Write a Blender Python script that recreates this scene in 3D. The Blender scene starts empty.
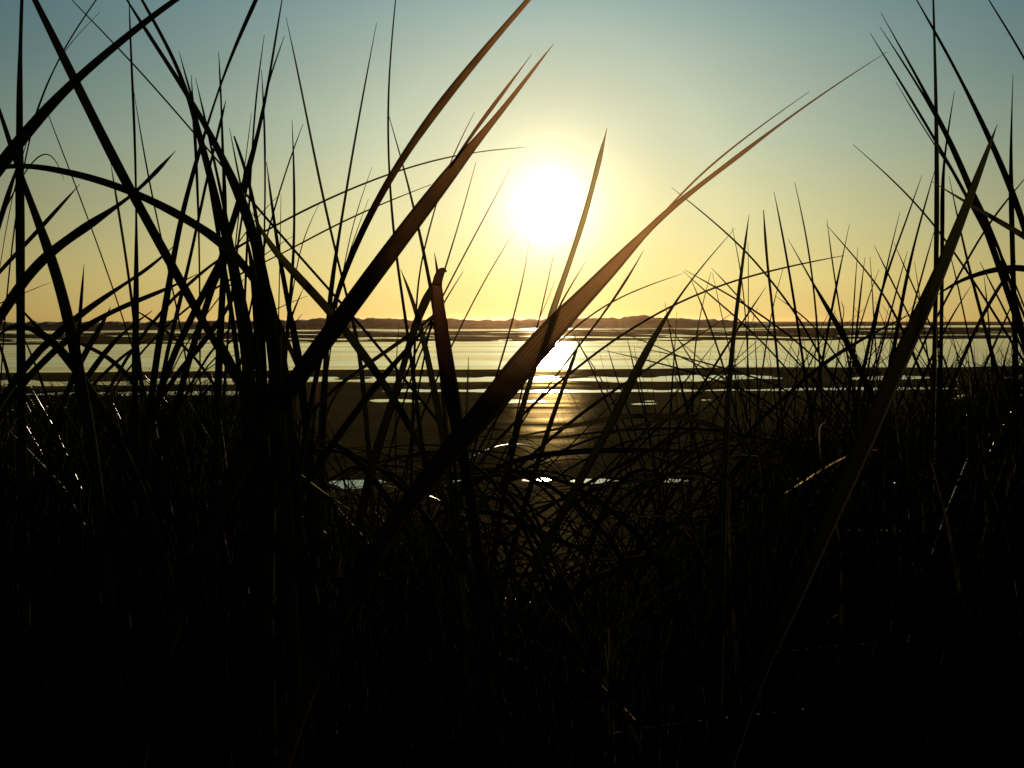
import bpy, bmesh, math, random
from mathutils import Vector, Matrix, noise
from math import radians as R

# ------------------------------------------------------------------ camera, sky, sun, exposure
sc = bpy.context.scene
COL = sc.collection
W, H = 1024, 768
F = 1052.0                      # focal length in pixels
CAMZ = 3.0                      # eye height over the wet beach
PITCH = math.atan2(63.5, F)     # looking slightly down
cam_d = bpy.data.cameras.new('camera')
cam_d.sensor_width = 36.0
cam_d.lens = 36.0 * F / W
cam_d.clip_start = 0.02
cam_d.clip_end = 60000
cam = bpy.data.objects.new('camera', cam_d)
COL.objects.link(cam)
cam.location = (0, 0, CAMZ)
cam.rotation_euler = (math.pi / 2 - PITCH, 0, 0)
sc.camera = cam
FWD = Vector((0, math.cos(PITCH), -math.sin(PITCH)))
UP = Vector((0, math.sin(PITCH), math.cos(PITCH)))
EYE = Vector((0, 0, CAMZ))
HAZE = 0.00006


def at(px, py, d):
    """world point seen at a pixel, d metres along the view axis"""
    return EYE + FWD * d + Vector((1, 0, 0)) * ((px - 512) / F * d) + UP * ((384 - py) / F * d)


SUN_DIR = (at(549, 207, 1) - EYE).normalized()
SUN_EL = math.asin(SUN_DIR.z)
SUN_AZ = math.atan2(SUN_DIR.x, SUN_DIR.y)

world = bpy.data.worlds.new('World')
sc.world = world
world.use_nodes = True
nt = world.node_tree
nt.nodes.clear()


class NB:
    """small helper to wire shader nodes"""
    def __init__(s, tree): s.t = tree
    def n(s, typ, **kw):
        o = s.t.nodes.new(typ)
        for k, v in kw.items(): setattr(o, k, v)
        return o
    def link(s, a, b): s.t.links.new(a, b)
    def m(s, op, a, b=None, c=None, clamp=False):
        o = s.n('ShaderNodeMath', operation=op, use_clamp=clamp)
        for i, v in enumerate((a, b, c)):
            if v is None: continue
            if isinstance(v, (int, float)): o.inputs[i].default_value = v
            else: s.link(v, o.inputs[i])
        return o.outputs[0]
    def mix(s, f, a, b, blend='MIX'):
        o = s.n('ShaderNodeMix', data_type='RGBA', blend_type=blend)
        for sock, v in ((o.inputs[0], f), (o.inputs[6], a), (o.inputs[7], b)):
            if isinstance(v, (int, float)): sock.default_value = v
            elif isinstance(v, tuple): sock.default_value = (*v, 1) if len(v) == 3 else v
            else: s.link(v, sock)
        return o.outputs[2]
    def scale(s, col, f):
        o = s.n('ShaderNodeVectorMath', operation='SCALE')
        if isinstance(col, tuple): o.inputs[0].default_value = col
        else: s.link(col, o.inputs[0])
        if isinstance(f, (int, float)): o.inputs[3].default_value = f
        else: s.link(f, o.inputs[3])
        return o.outputs[0]
    def n_pow(s, col, e, k):
        o = s.n('ShaderNodeSeparateColor'); s.link(col, o.inputs[0])
        c = s.n('ShaderNodeCombineColor')
        for i in range(3): s.link(s.m('MULTIPLY', s.m('POWER', o.outputs[i], e), k), c.inputs[i])
        return c.outputs[0]
    def add(s, a, b):
        o = s.n('ShaderNodeVectorMath', operation='ADD')
        s.link(a, o.inputs[0]); s.link(b, o.inputs[1])
        return o.outputs[0]
    def ramp(s, f, stops, interp='LINEAR'):
        o = s.n('ShaderNodeValToRGB')
        o.color_ramp.interpolation = interp
        e = o.color_ramp.elements
        while len(e) < len(stops): e.new(0.5)
        for el, (p, c) in zip(e, stops):
            el.position = p
            el.color = (*c, 1) if isinstance(c, tuple) else (c, c, c, 1)
        s.link(f, o.inputs[0])
        return o.outputs[0]


b = NB(nt)
out = b.n('ShaderNodeOutputWorld')
bg = b.n('ShaderNodeBackground')
b.link(bg.outputs[0], out.inputs[0])
sky = b.n('ShaderNodeTexSky', sky_type='NISHITA')
sky.sun_disc = False
sky.sun_elevation = SUN_EL
sky.sun_rotation = SUN_AZ
sky.air_density = 1.3
sky.dust_density = 2.5
tc = b.n('ShaderNodeTexCoord')
sep = b.n('ShaderNodeSeparateXYZ')
b.link(tc.outputs['Generated'], sep.inputs[0])
dot = b.n('ShaderNodeVectorMath', operation='DOT_PRODUCT')
b.link(tc.outputs['Generated'], dot.inputs[0])
dot.inputs[1].default_value = SUN_DIR
theta = b.m('MULTIPLY', b.m('ARCCOSINE', b.m('MINIMUM', dot.outputs['Value'], 0.9999999)), 180 / math.pi)
elev = b.m('MULTIPLY', b.m('ARCSINE', sep.outputs[2]), 180 / math.pi)
ef = b.m('DIVIDE', b.m('ADD', elev, 2.0), 92.0, clamp=True)
P = lambda d: (d + 2.0) / 92.0
base = b.ramp(ef, [(P(-2), (.80, .56, .19)), (P(0.0), (.80, .56, .175)), (P(2.2), (.76, .62, .23)), (P(5), (.62, .59, .295)),
                   (P(9.4), (.43, .51, .36)), (P(16.6), (.25, .385, .36)), (P(25), (.15, .27, .30)),
                   (P(45), (.06, .12, .17)), (P(90), (.02, .045, .08))])
fall = b.m('EXPONENT', b.m('MULTIPLY', b.m('SUBTRACT', theta, 14.0), -0.042))
fall = b.m('MINIMUM', fall, 1.22)
tint = b.n('ShaderNodeCombineXYZ')
for i_, (k_, t_) in enumerate(((.036, 13.0), (.017, 9.5), (.005, 5.0))):
    b.link(b.m('MAXIMUM', b.m('EXPONENT', b.m('MULTIPLY', b.m('SUBTRACT', theta, t_), -k_)), .15), tint.inputs[i_])
ew = b.m('MULTIPLY', b.m('SUBTRACT', elev, 3.0), 1 / 10.0, clamp=True)
base = b.mix(ew, base, b.mix(1.0, base, tint.outputs[0], 'MULTIPLY'))
skyc = b.scale(base, b.m('MAXIMUM', fall, 0.035))
# aureole and the over-exposed disc
g1 = b.m('MULTIPLY', b.m('EXPONENT', b.m('MULTIPLY', theta, -0.36)), 0.85)
g2 = b.m('MULTIPLY', b.m('EXPONENT', b.m('MULTIPLY', theta, -0.85)), 2.2)
skyc = b.add(skyc, b.scale((1.0, .90, .42), g1))
skyc = b.add(skyc, b.scale((1.0, .98, .88), g2))
skyc = b.add(skyc, b.scale(sky.outputs[0], 0.0006))
cl = b.n('ShaderNodeTexNoise'); cl.inputs['Scale'].default_value = 2.2; cl.inputs['Detail'].default_value = 4
cm = b.n('ShaderNodeMapping'); cm.inputs['Scale'].default_value = (1, 1, 7)
b.link(tc.outputs['Generated'], cm.inputs[0]); b.link(cm.outputs[0], cl.inputs['Vector'])
skyc = b.scale(skyc, b.m('ADD', .94, b.m('MULTIPLY', cl.outputs[0], .12)))     # thin uneven high haze
b.link(skyc, bg.inputs[0])
bg.inputs[1].default_value = 1.0

sun_d = bpy.data.lights.new('sun', 'SUN')
sun_d.energy = 3.0
sun_d.angle = R(0.5)
sun_d.color = (1.0, .82, .55)
sun = bpy.data.objects.new('sun', sun_d)
COL.objects.link(sun)
sun.location = SUN_DIR * 50
sun.rotation_euler = (-SUN_DIR).to_track_quat('-Z', 'Y').to_euler()

sc.view_settings.view_transform = 'Standard'
sc.view_settings.look = 'None'
sc.view_settings.exposure = 0
sc.view_settings.gamma = 1
sc.render.engine = 'CYCLES'
sc.cycles.use_denoising = True
sc.cycles.denoiser = 'OPENIMAGEDENOISE'
sc.cycles.denoising_input_passes = 'RGB_ALBEDO_NORMAL'
sc.cycles.denoising_prefilter = 'ACCURATE'
sc.cycles.max_bounces = 5
sc.cycles.diffuse_bounces = 2
sc.cycles.glossy_bounces = 3
sc.cycles.transmission_bounces = 3
sc.cycles.sample_clamp_indirect = 4

rng = random.Random(7)


# ------------------------------------------------------------------ materials
def new_mat(name):
    m = bpy.data.materials.new(name)
    m.use_nodes = True
    m.node_tree.nodes.clear()
    return m, NB(m.node_tree)


def leaf_mat(name, base_c, tip_c, trans_base, trans_tip, rough=.42, spec=.35, ex=3.0, margin=(.02, .017, .007), t0=0.0, t1=1.0, tip_dim=0.0):
    m, b = new_mat(name)
    o = b.n('ShaderNodeOutputMaterial')
    at_ = b.n('ShaderNodeAttribute', attribute_name='along')
    oi = b.n('ShaderNodeObjectInfo')
    geo = b.n('ShaderNodeNewGeometry')
    nz = b.n('ShaderNodeTexNoise')
    nz.inputs['Scale'].default_value = 60
    nz.inputs['Detail'].default_value = 3
    b.link(geo.outputs['Position'], nz.inputs['Vector'])
    t = b.m('ADD', at_.outputs['Fac'], b.m('MULTIPLY', b.m('SUBTRACT', nz.outputs[0], .5), .15), clamp=True)
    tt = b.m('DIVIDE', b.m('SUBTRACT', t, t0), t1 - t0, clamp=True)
    col = b.mix(t, base_c, tip_c)
    var = b.m('ADD', .7, b.m('MULTIPLY', oi.outputs['Random'], .6))
    ac = b.n('ShaderNodeAttribute', attribute_name='across')
    rib = b.m('SINE', b.m('ADD', b.m('MULTIPLY', ac.outputs['Fac'], 21.0), b.m('MULTIPLY', nz.outputs[0], 3.0)))
    ribf = b.m('ADD', .82, b.m('MULTIPLY', rib, .26))
    var = b.m('MULTIPLY', var, ribf)
    col = b.scale(col, var)
    tcol = b.mix(b.m('POWER', tt, ex), trans_base, trans_tip)  # ramp paints in sun glare toward the tip, shade toward the root
    if tip_dim:                                                        # dims the tip again, beyond the painted glare
        tcol = b.scale(tcol, b.m('SUBTRACT', 1.0, b.m('MULTIPLY', b.m('MULTIPLY', b.m('SUBTRACT', t, .66), 1 / .3, clamp=True), tip_dim)))
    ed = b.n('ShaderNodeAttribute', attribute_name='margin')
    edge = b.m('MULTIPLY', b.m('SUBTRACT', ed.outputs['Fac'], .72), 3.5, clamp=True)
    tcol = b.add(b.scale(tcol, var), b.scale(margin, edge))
    tcol = b.n_pow(tcol, .5, 1.25)   # light passes the two skins of a leaf
    p = b.n('ShaderNodeBsdfPrincipled')
    b.link(col, p.inputs['Base Color'])
    p.inputs['Roughness'].default_value = rough
    p.inputs['Specular IOR Level'].default_value = spec
    bu = b.n('ShaderNodeBump'); bu.inputs['Strength'].default_value = 0.0 if name in ('glossy_leaf', 'glint_stalk', 'thicket_leaf') else .5; bu.inputs['Distance'].default_value = .0004
    b.link(rib, bu.inputs['Height']); b.link(bu.outputs[0], p.inputs['Normal'])
    tr = b.n('ShaderNodeBsdfTranslucent')
    b.link(tcol, tr.inputs[0])
    ad = b.n('ShaderNodeAddShader')
    b.link(p.outputs[0], ad.inputs[0]); b.link(tr.outputs[0], ad.inputs[1])
    b.link(ad.outputs[0], o.inputs[0])
    return m


MAT = {
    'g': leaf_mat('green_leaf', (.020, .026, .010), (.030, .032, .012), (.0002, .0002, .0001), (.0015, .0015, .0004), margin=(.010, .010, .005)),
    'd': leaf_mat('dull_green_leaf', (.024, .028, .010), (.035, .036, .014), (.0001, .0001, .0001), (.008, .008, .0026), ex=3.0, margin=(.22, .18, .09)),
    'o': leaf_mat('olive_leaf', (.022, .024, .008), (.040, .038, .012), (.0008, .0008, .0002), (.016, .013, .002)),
    'b': leaf_mat('brown_leaf', (.020, .017, .008), (.05, .030, .012), (.0002, .0002, .0001), (.17, .078, .026), ex=1.7, t0=.52, t1=.90, margin=(.008, .005, .002)),  # glare near the sun put into the upper blade's translucency
    'e': leaf_mat('glare_brown_leaf', (.020, .017, .008), (.06, .036, .015), (.0002, .0002, .0001), (.22, .110, .042), ex=1.7, t0=.36, t1=.66, tip_dim=.8, margin=(.03, .018, .008)),  # sun glare painted in as brown translucency along mid blade
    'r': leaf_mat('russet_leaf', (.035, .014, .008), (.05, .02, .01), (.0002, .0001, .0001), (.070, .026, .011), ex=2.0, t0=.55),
    's': leaf_mat('glow_pale_leaf', (.03, .022, .010), (.20, .14, .06), (.0002, .0001, .0001), (.46, .34, .14), ex=2.0, t0=.44, t1=.86, tip_dim=.55, margin=(.004, .003, .001)),  # sun glow painted in as pale translucency on the upper blade
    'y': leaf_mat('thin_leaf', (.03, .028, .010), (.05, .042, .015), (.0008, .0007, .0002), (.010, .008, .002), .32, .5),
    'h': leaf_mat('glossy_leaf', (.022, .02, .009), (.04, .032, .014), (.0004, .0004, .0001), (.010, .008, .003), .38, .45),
    'p': leaf_mat('glint_stalk', (.02, .018, .009), (.12, .10, .055), (.0002, .0002, .0001), (.20, .16, .08), .3, .6, ex=1.5, t0=.45, t1=1.0, margin=(.002, .002, .001)),  # sun glints painted in as a pale translucent tip
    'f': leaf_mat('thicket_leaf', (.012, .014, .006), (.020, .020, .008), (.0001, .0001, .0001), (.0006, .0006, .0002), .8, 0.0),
}

# ------------------------------------------------------------------ beach, water, dune
HOR = 320.5


def row_depth(y):
    return CAMZ * F / (y - HOR)


def depth_row(d):
    return HOR + CAMZ * F / d


def fbm(x, y, z=0.0, o=3):
    return noise.fractal(Vector((x, y, z)), 1.0, 2.0, o)


def sm(a, b_, x):
    t = max(0.0, min(1.0, (x - a) / (b_ - a)))
    return t * t * (3 - 2 * t)


# bars and pools across the beach, keyed by the distance at which they lie: (row, height)
PROFILE = [(322.2, -.3), (323.0, .10), (325.4, .16), (327.4, .12), (328.6, -.05), (329.8, -.10), (330.6, .03), (332.0, .10), (335.5, .10),
           (337, .03), (337.8, -.02), (338.6, .05), (341.0, .05), (342.2, -.12), (345, -.3), (360, -.3), (367.5, -.16), (369.8, .03), (373, .06),
           (375.5, .035), (377, -.004), (380.5, -.016), (382.5, .0), (384.5, .035), (388, .035), (390.4, -.002), (391.8, -.008), (393.4, .012), (396, .035),
           (399.5, .02), (401.5, .010), (404, .012), (408, .03), (414, .045), (420, .035), (430, .05), (445, .055), (460, .055), (473, .03), (478.5, .002), (482, -.013),
           (486.5, .006), (494, .05), (520, .09), (560, .12), (640, .2), (760, .3)]


def beach_h(x, y):
    r = depth_row(y)
    az = x / y * F + 512
    n1 = fbm(az * .004, math.log(y) * 1.1, 1.3)
    n2 = fbm(az * .013, math.log(y) * 11, 4.1)
    tilt = (az - 512) * -.006
    rr = r - tilt + n1 * (1.0 + .012 * (r - HOR)) * .8
    for (r0, h0), (r1, h1) in zip(PROFILE, PROFILE[1:]):
        if rr <= r1:
            t = max(0, min(1, (rr - r0) / (r1 - r0)))
            t = t * t * (3 - 2 * t)
            h = h0 + (h1 - h0) * t
            break
    else:
        h = PROFILE[-1][1]
    if 328 < r < 343: h += n2 * .2
    elif r > 373: h += n2 * .026 + (.012 if az > 700 else 0) * (r < 388)
    if 474 < r < 492:
        win = max(math.exp(-((az - 565) / 58) ** 2), .66 * math.exp(-((az - 348) / 40) ** 2), .8 * math.exp(-((az - 120) / 130) ** 2), .8 * math.exp(-((az - 850) / 80) ** 2))
        h += .026 * (1 - win) + n2 * .010 + .005 * fbm(az * .05, y * 2.5, 9)
    return h


def mesh_obj(name, verts, faces, mat, smooth=True, parent=None):
    me = bpy.data.meshes.new(name)
    me.from_pydata(verts, [], faces)
    me.update()
    if smooth: me.polygons.foreach_set('use_smooth', [True] * len(me.polygons))
    if mat: me.materials.append(mat)
    o = bpy.data.objects.new(name, me)
    COL.objects.link(o)
    if parent: o.parent = parent
    return o


def fan(rows, az0, az1, nc, hf):
    verts, faces = [], []
    for y in rows:
        for j in range(nc + 1):
            x = y * math.tan(az0 + (az1 - az0) * j / nc)
            verts.append((x, y, hf(x, y)))
    for i in range(len(rows) - 1):
        for j in range(nc):
            a = i * (nc + 1) + j
            faces.append((a, a + 1, a + nc + 2, a + nc + 1))
    return verts, faces


# wet sand
sand, b = new_mat('wet_sand')
o_ = b.n('ShaderNodeOutputMaterial')
tc = b.n('ShaderNodeTexCoord')
mp = b.n('ShaderNodeMapping')
mp.inputs['Scale'].default_value = (.10, .55, 1)
b.link(tc.outputs['Object'], mp.inputs[0])
nz = b.n('ShaderNodeTexNoise'); nz.inputs['Scale'].default_value = 1.0; nz.inputs['Detail'].default_value = 5
b.link(mp.outputs[0], nz.inputs['Vector'])
nf = b.n('ShaderNodeTexNoise'); nf.inputs['Scale'].default_value = 13; nf.inputs['Detail'].default_value = 4
mp2 = b.n('ShaderNodeMapping'); mp2.inputs['Scale'].default_value = (.35, 1, 1)
b.link(tc.outputs['Object'], mp2.inputs[0]); b.link(mp2.outputs[0], nf.inputs['Vector'])
wet = b.ramp(nz.outputs[0], [(.38, 0.0), (.62, 1.0)])
df = b.n('ShaderNodeBsdfDiffuse')
b.link(b.mix(wet, (.105, .078, .030), (.055, .043, .019)), df.inputs[0])
gl = b.n('ShaderNodeBsdfGlossy', distribution='BECKMANN')
gl.inputs['Color'].default_value = (1, .76, .36, 1)
b.link(b.m('ADD', .36, b.m('MULTIPLY', wet, -.08)), gl.inputs['Roughness'])
bp = b.n('ShaderNodeBump'); bp.inputs['Strength'].default_value = .5; bp.inputs['Distance'].default_value = .03
b.link(nf.outputs[0], bp.inputs['Height'])
b.link(bp.outputs[0], df.inputs['Normal']); b.link(bp.outputs[0], gl.inputs['Normal'])
sx = b.n('ShaderNodeSeparateXYZ')
b.link(tc.outputs['Object'], sx.inputs[0])
tide = b.m('DIVIDE', b.m('SUBTRACT', sx.outputs[1], 21.0), 18.0, clamp=True)      # the upper beach has dried
mx = b.n('ShaderNodeMixShader')
b.link(b.m('ADD', .0002, b.m('MULTIPLY', b.m('MULTIPLY', wet, tide), .011)), mx.inputs[0])
b.link(df.outputs[0], mx.inputs[1]); b.link(gl.outputs[0], mx.inputs[2])
b.link(mx.outputs[0], o_.inputs[0])

rows = []
r = 760.0
while r > 321.6:
    rows.append(row_depth(r))
    r -= .2 if r < 345 else (.5 if r < 410 else (1.2 if r < 500 else 5))
v, f = fan(rows, -R(42), R(42), 260, beach_h)
beach = mesh_obj('beach', v, f, sand)
beach['kind'] = 'structure'

# sea and pools
water, b = new_mat('sea_water')
o_ = b.n('ShaderNodeOutputMaterial')
tc = b.n('ShaderNodeTexCoord')
def wn(sx, sy, scale, det=3):
    mp = b.n('ShaderNodeMapping'); mp.inputs['Scale'].default_value = (sx, sy, 1)
    b.link(tc.outputs['Object'], mp.inputs[0])
    n = b.n('ShaderNodeTexNoise'); n.inputs['Scale'].default_value = scale; n.inputs['Detail'].default_value = det
    b.link(mp.outputs[0], n.inputs['Vector'])
    return n.outputs[0]
big = wn(.012, .07, 1.0)
rip = wn(.5, 1.4, 2.6)
df = b.n('ShaderNodeBsdfDiffuse'); df.inputs[0].default_value = (.012, .016, .014, 1)
gl = b.n('ShaderNodeBsdfGlossy', distribution='GGX')
gl.inputs['Color'].default_value = (.90, .96, .95, 1)
b.link(b.ramp(big, [(.35, .085), (.65, .125)]), gl.inputs['Roughness'])
bp = b.n('ShaderNodeBump'); bp.inputs['Distance'].default_value = .002
b.link(b.ramp(big, [(.38, .2), (.62, 1.0)]), bp.inputs['Strength'])
swell = wn(.006, .05, 1.6, 2)
bp0 = b.n('ShaderNodeBump'); bp0.inputs['Distance'].default_value = .7
b.link(swell, bp0.inputs['Height']); b.link(bp0.outputs[0], bp.inputs['Normal'])
b.link(rip, bp.inputs['Height']); b.link(bp.outputs[0], gl.inputs['Normal'])
fr = b.n('ShaderNodeFresnel'); fr.inputs[0].default_value = 1.33
mx = b.n('ShaderNodeMixShader')
b.link(fr.outputs[0], mx.inputs[0])
b.link(df.outputs[0], mx.inputs[1]); b.link(gl.outputs[0], mx.inputs[2])
b.link(mx.outputs[0], o_.inputs[0])
v, f = fan([9, 20, 40, 80, 160, 400, 1200, 2500, 4000], -R(60), R(60), 12, lambda x, y: 0.0)
sea = mesh_obj('sea', v, f, water, smooth=False)
sea['kind'] = 'structure'

# far dunes across the bay
ridge_m, b = new_mat('far_dune_grass')
o_ = b.n('ShaderNodeOutputMaterial')
p = b.n('ShaderNodeBsdfPrincipled')
tc = b.n('ShaderNodeTexCoord')
nz = b.n('ShaderNodeTexNoise'); nz.inputs['Scale'].default_value = .05; nz.inputs['Detail'].default_value = 6
b.link(tc.outputs['Object'], nz.inputs['Vector'])
b.link(b.ramp(nz.outputs[0], [(.4, (.04, .035, .018)), (.6, (.11, .085, .05))]), p.inputs['Base Color'])
p.inputs['Roughness'].default_value = .9
p.inputs['Specular IOR Level'].default_value = .1
b.link(p.outputs[0], o_.inputs[0])
RIDGE = [(-400, 322), (0, 322.4), (60, 321.6), (100, 322.2), (170, 321.6), (230, 321.2), (262, 320.2), (300, 319.3), (318, 318.6), (345, 319.2), (362, 319), (371, 317.6),
         (382, 318.8), (400, 319.3), (440, 319.0), (480, 319.6), (520, 319.3), (560, 318.7), (585, 317.8), (606, 316.8), (622, 317.8), (633, 315.4), (650, 316.0), (662, 317.2),
         (690, 319.0), (715, 319.6), (735, 320.4), (750, 321.2), (762, 322.5), (1400, 323)]
D_R = 450.0


def ridge_row(px):
    for (x0, y0), (x1, y1) in zip(RIDGE, RIDGE[1:]):
        if px <= x1:
            t = max(0, (px - x0) / (x1 - x0))
            return y0 + (y1 - y0) * t
    return 323


verts, faces = [], []
NX, NS = 420, 14
for i in range(NX + 1):
    px = -380 + (770 + 380) * i / NX
    top = CAMZ + (HOR - ridge_row(px)) / F * D_R + (fbm(px * .06, 2.2, 0, 4) * .35 + fbm(px * .13, 7.7, 0, 4) * .75)
    for k in range(NS + 1):
        t = k / NS
        prof = math.sin(math.pi * min(1, t * 1.02)) ** .8
        dd = D_R - 8 + 60 * t
        z = -.6 + (max(top, -.4) + .6) * prof * (1 + .05 * fbm(px * .03, t * 6, 3)) - .4 * (k in (0, NS))
        verts.append(((px - 512) / F * dd, dd, z))
for i in range(NX):
    for k in range(NS):
        a = i * (NS + 1) + k
        faces.append((a, a + NS + 1, a + NS + 2, a + 1))
ridge = mesh_obj('far_hills', verts, faces, ridge_m)
ridge['kind'] = 'structure'


# even haze box added to imitate sun glare over the far shore
hz_m, b = new_mat('glare_haze')
o_ = b.n('ShaderNodeOutputMaterial')
pv = b.n('ShaderNodeVolumePrincipled')
pv.inputs['Color'].default_value = (1.0, .60, .32, 1)
pv.inputs['Density'].default_value = HAZE
pv.inputs['Anisotropy'].default_value = .95
b.link(pv.outputs[0], o_.inputs['Volume'])
X0, X1, Y0, Y1, Z0, Z1 = -7500, 7500, -30, 4150, -1.8, 8.5
vs = [(x, y, z) for z in (Z0, Z1) for y in (Y0, Y1) for x in (X0, X1)]
haze = mesh_obj('haze', vs, [(0, 2, 3, 1), (4, 5, 7, 6), (0, 1, 5, 4), (1, 3, 7, 5), (3, 2, 6, 7), (2, 0, 4, 6)], hz_m, smooth=False)
haze['kind'] = 'stuff'
haze['label'] = 'thin warm haze added as sun glare over the beach, water and far hills'
haze['category'] = 'haze'


# the dune under the grass
def ground(x, y):
    if y < 1.0: z = 2.42
    else: z = 2.42 - 2.3 * sm(.6, 9.0, y) ** .9
    s = x / max(y, .6)
    side = sm(.10, .42, abs(s - .06))
    z += side * .85 * sm(1.0, 3.2, y) * (1 - sm(5.0, 9.5, y))
    z += .06 * fbm(x * .8, y * .8, 5.5)
    return z - (.5 * sm(8.0, 12, y))


soil, b = new_mat('dune_soil')
o_ = b.n('ShaderNodeOutputMaterial')
p = b.n('ShaderNodeBsdfPrincipled')
tc = b.n('ShaderNodeTexCoord')
nz = b.n('ShaderNodeTexNoise'); nz.inputs['Scale'].default_value = 14; nz.inputs['Detail'].default_value = 8
b.link(tc.outputs['Object'], nz.inputs['Vector'])
b.link(b.ramp(nz.outputs[0], [(.4, (.018, .015, .008)), (.65, (.05, .04, .022))]), p.inputs['Base Color'])
p.inputs['Roughness'].default_value = .95
p.inputs['Specular IOR Level'].default_value = .1
bp = b.n('ShaderNodeBump'); bp.inputs['Strength'].default_value = .7; bp.inputs['Distance'].default_value = .03
b.link(nz.outputs[0], bp.inputs['Height']); b.link(bp.outputs[0], p.inputs['Normal'])
b.link(p.outputs[0], o_.inputs[0])
verts, faces = [], []
NXg, NYg = 130, 110
for i in range(NYg + 1):
    y = -3 + 16 * (i / NYg) ** 1.1
    for j in range(NXg + 1):
        x = -9 + 18 * j / NXg
        verts.append((x, y, ground(x, y)))
for i in range(NYg):
    for j in range(NXg):
        a = i * (NXg + 1) + j
        faces.append((a, a + 1, a + NXg + 2, a + NXg + 1))
dune = mesh_obj('dune', verts, faces, soil)
dune['kind'] = 'structure'


# ------------------------------------------------------------------ grass leaves
def catmull(pts, sub):
    res = []
    n = len(pts)
    for i in range(n - 1):
        p0 = pts[max(i - 1, 0)]; p1 = pts[i]; p2 = pts[i + 1]; p3 = pts[min(i + 2, n - 1)]
        for s in range(sub):
            t = s / sub
            res.append(tuple(.5 * ((2 * b_) + (-a + c) * t + (2 * a - 5 * b_ + 4 * c - d) * t * t + (-a + 3 * b_ - 3 * c + d) * t ** 3)
                             for a, b_, c, d in zip(p0, p1, p2, p3)))
    res.append(tuple(pts[-1]))
    return res


CROSS = [(-1, 0), (-.55, .75), (0, 1.0), (.55, .75), (1, 0), (.5, .42), (0, .62), (-.5, .42)]


def leaf_mesh(name, chain, fold, twist, mat, a0=0.0):
    """chain: list of (Vector, width) from tip to root -> a folded leaf with real thickness"""
    n = len(chain)
    verts, faces, along, marg, across = [], [], [], [], []
    for i, (p, w) in enumerate(chain):
        a = chain[max(i - 1, 0)][0]; c = chain[min(i + 1, n - 1)][0]
        t = (c - a)
        if t.length < 1e-9: t = Vector((0, 0, -1))
        t.normalize()
        v = (p - EYE).normalized()
        s = t.cross(v)
        if s.length < 1e-5: s = Vector((1, 0, 0))
        s.normalize()
        nn = s.cross(t).normalized()
        ang = twist[0] + twist[1] * math.sin(twist[2] + 3.1 * i / n)
        ca, sa = math.cos(ang), math.sin(ang)
        s2 = s * ca + nn * sa
        n2 = nn * ca - s * sa
        wd = w / max(ca, .5) * .5
        for (u, h) in CROSS:
            verts.append(p + s2 * (u * wd) + n2 * ((h - .4) * wd * fold))
            along.append(a0 + (1 - a0) * (1 - i / (n - 1)))
            across.append(u)
            marg.append(max(0.0, u))
    m = len(CROSS)
    for i in range(n - 1):
        for k in range(m):
            a = i * m + k; b_ = i * m + (k + 1) % m
            faces.append((a, b_, b_ + m, a + m))
    faces.append(tuple(range(m - 1, -1, -1)))
    faces.append(tuple(range((n - 1) * m, n * m)))
    me = bpy.data.meshes.new(name)
    me.from_pydata([tuple(v) for v in verts], [], faces)
    me.update()
    me.polygons.foreach_set('use_smooth', [True] * len(me.polygons))
    at_ = me.attributes.new('along', 'FLOAT', 'POINT')
    at_.data.foreach_set('value', along)
    at_ = me.attributes.new('across', 'FLOAT', 'POINT')
    at_.data.foreach_set('value', across)
    at_ = me.attributes.new('margin', 'FLOAT', 'POINT')
    at_.data.foreach_set('value', marg)
    me.materials.append(mat)
    return me


def parse(s):
    return [tuple(float(q) for q in w.split(',')) for w in s.split()]


def chain_from(pts, d, lean, root=True):
    n = len(pts)
    pts = [(x, y, w * (.82 if w < 9 else .82 + .18 * min(1, (w - 9) / 5))) for x, y, w in pts]
    smooth = [list(q) for q in catmull(pts, 5)]
    m = len(smooth)
    for it in range(60 if m > 25 else 30):                          # a blade is stiff: no small wiggles
        prev = [q[:2] for q in smooth]
        for i in range(1, m - 1):
            for c in (0, 1):
                smooth[i][c] = prev[i][c] * .5 + (prev[i - 1][c] + prev[i + 1][c]) * .25
    ch = []
    for i, (px, py, w) in enumerate(smooth):
        t = i / (m - 1)
        dd = d * (1 + lean * (1 - t))
        ch.append((at(px, py, dd), max(w, .35) / F * dd))
    if root:
        p, w = ch[-1]
        q = ch[-4][0]
        dirn = (p - q).normalized()
        step = max(.02, .035 * d)
        for k in range(70):
            dirn = (dirn * .86 + Vector((0, 0, -1)) * .14).normalized()
            p = p + dirn * step
            w *= .992
            ch.append((p.copy(), w))
            if p.z < ground(p.x, p.y) - .02: break
    return ch


GROUP = 'grass blades against the sunset'
count = [0]


def auto_depth(pts, r):
    wm = max(p[2] for p in pts)
    real = (.0062 if wm > 4 else .0050) * r.uniform(.9, 1.12)
    return max(.36, min(2.7, real * F / wm))


def leaf(label, s, mat='g', d=None, root=True, group=GROUP):
    r = random.Random(label + s)
    pts = parse(s)
    d = d or auto_depth(pts, r)
    ch = chain_from(pts, d, r.uniform(-.07, .07), root)
    fold = r.uniform(.2, .6)
    tw = (r.uniform(-.35, .35), r.uniform(0, .35), r.uniform(0, 6))
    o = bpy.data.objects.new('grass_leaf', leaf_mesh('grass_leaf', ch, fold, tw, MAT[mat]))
    COL.objects.link(o)
    o['label'] = label
    o['category'] = 'grass blade'
    o['kind'] = 'thing'
    if group: o['group'] = group
    count[0] += 1
    return o


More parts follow.
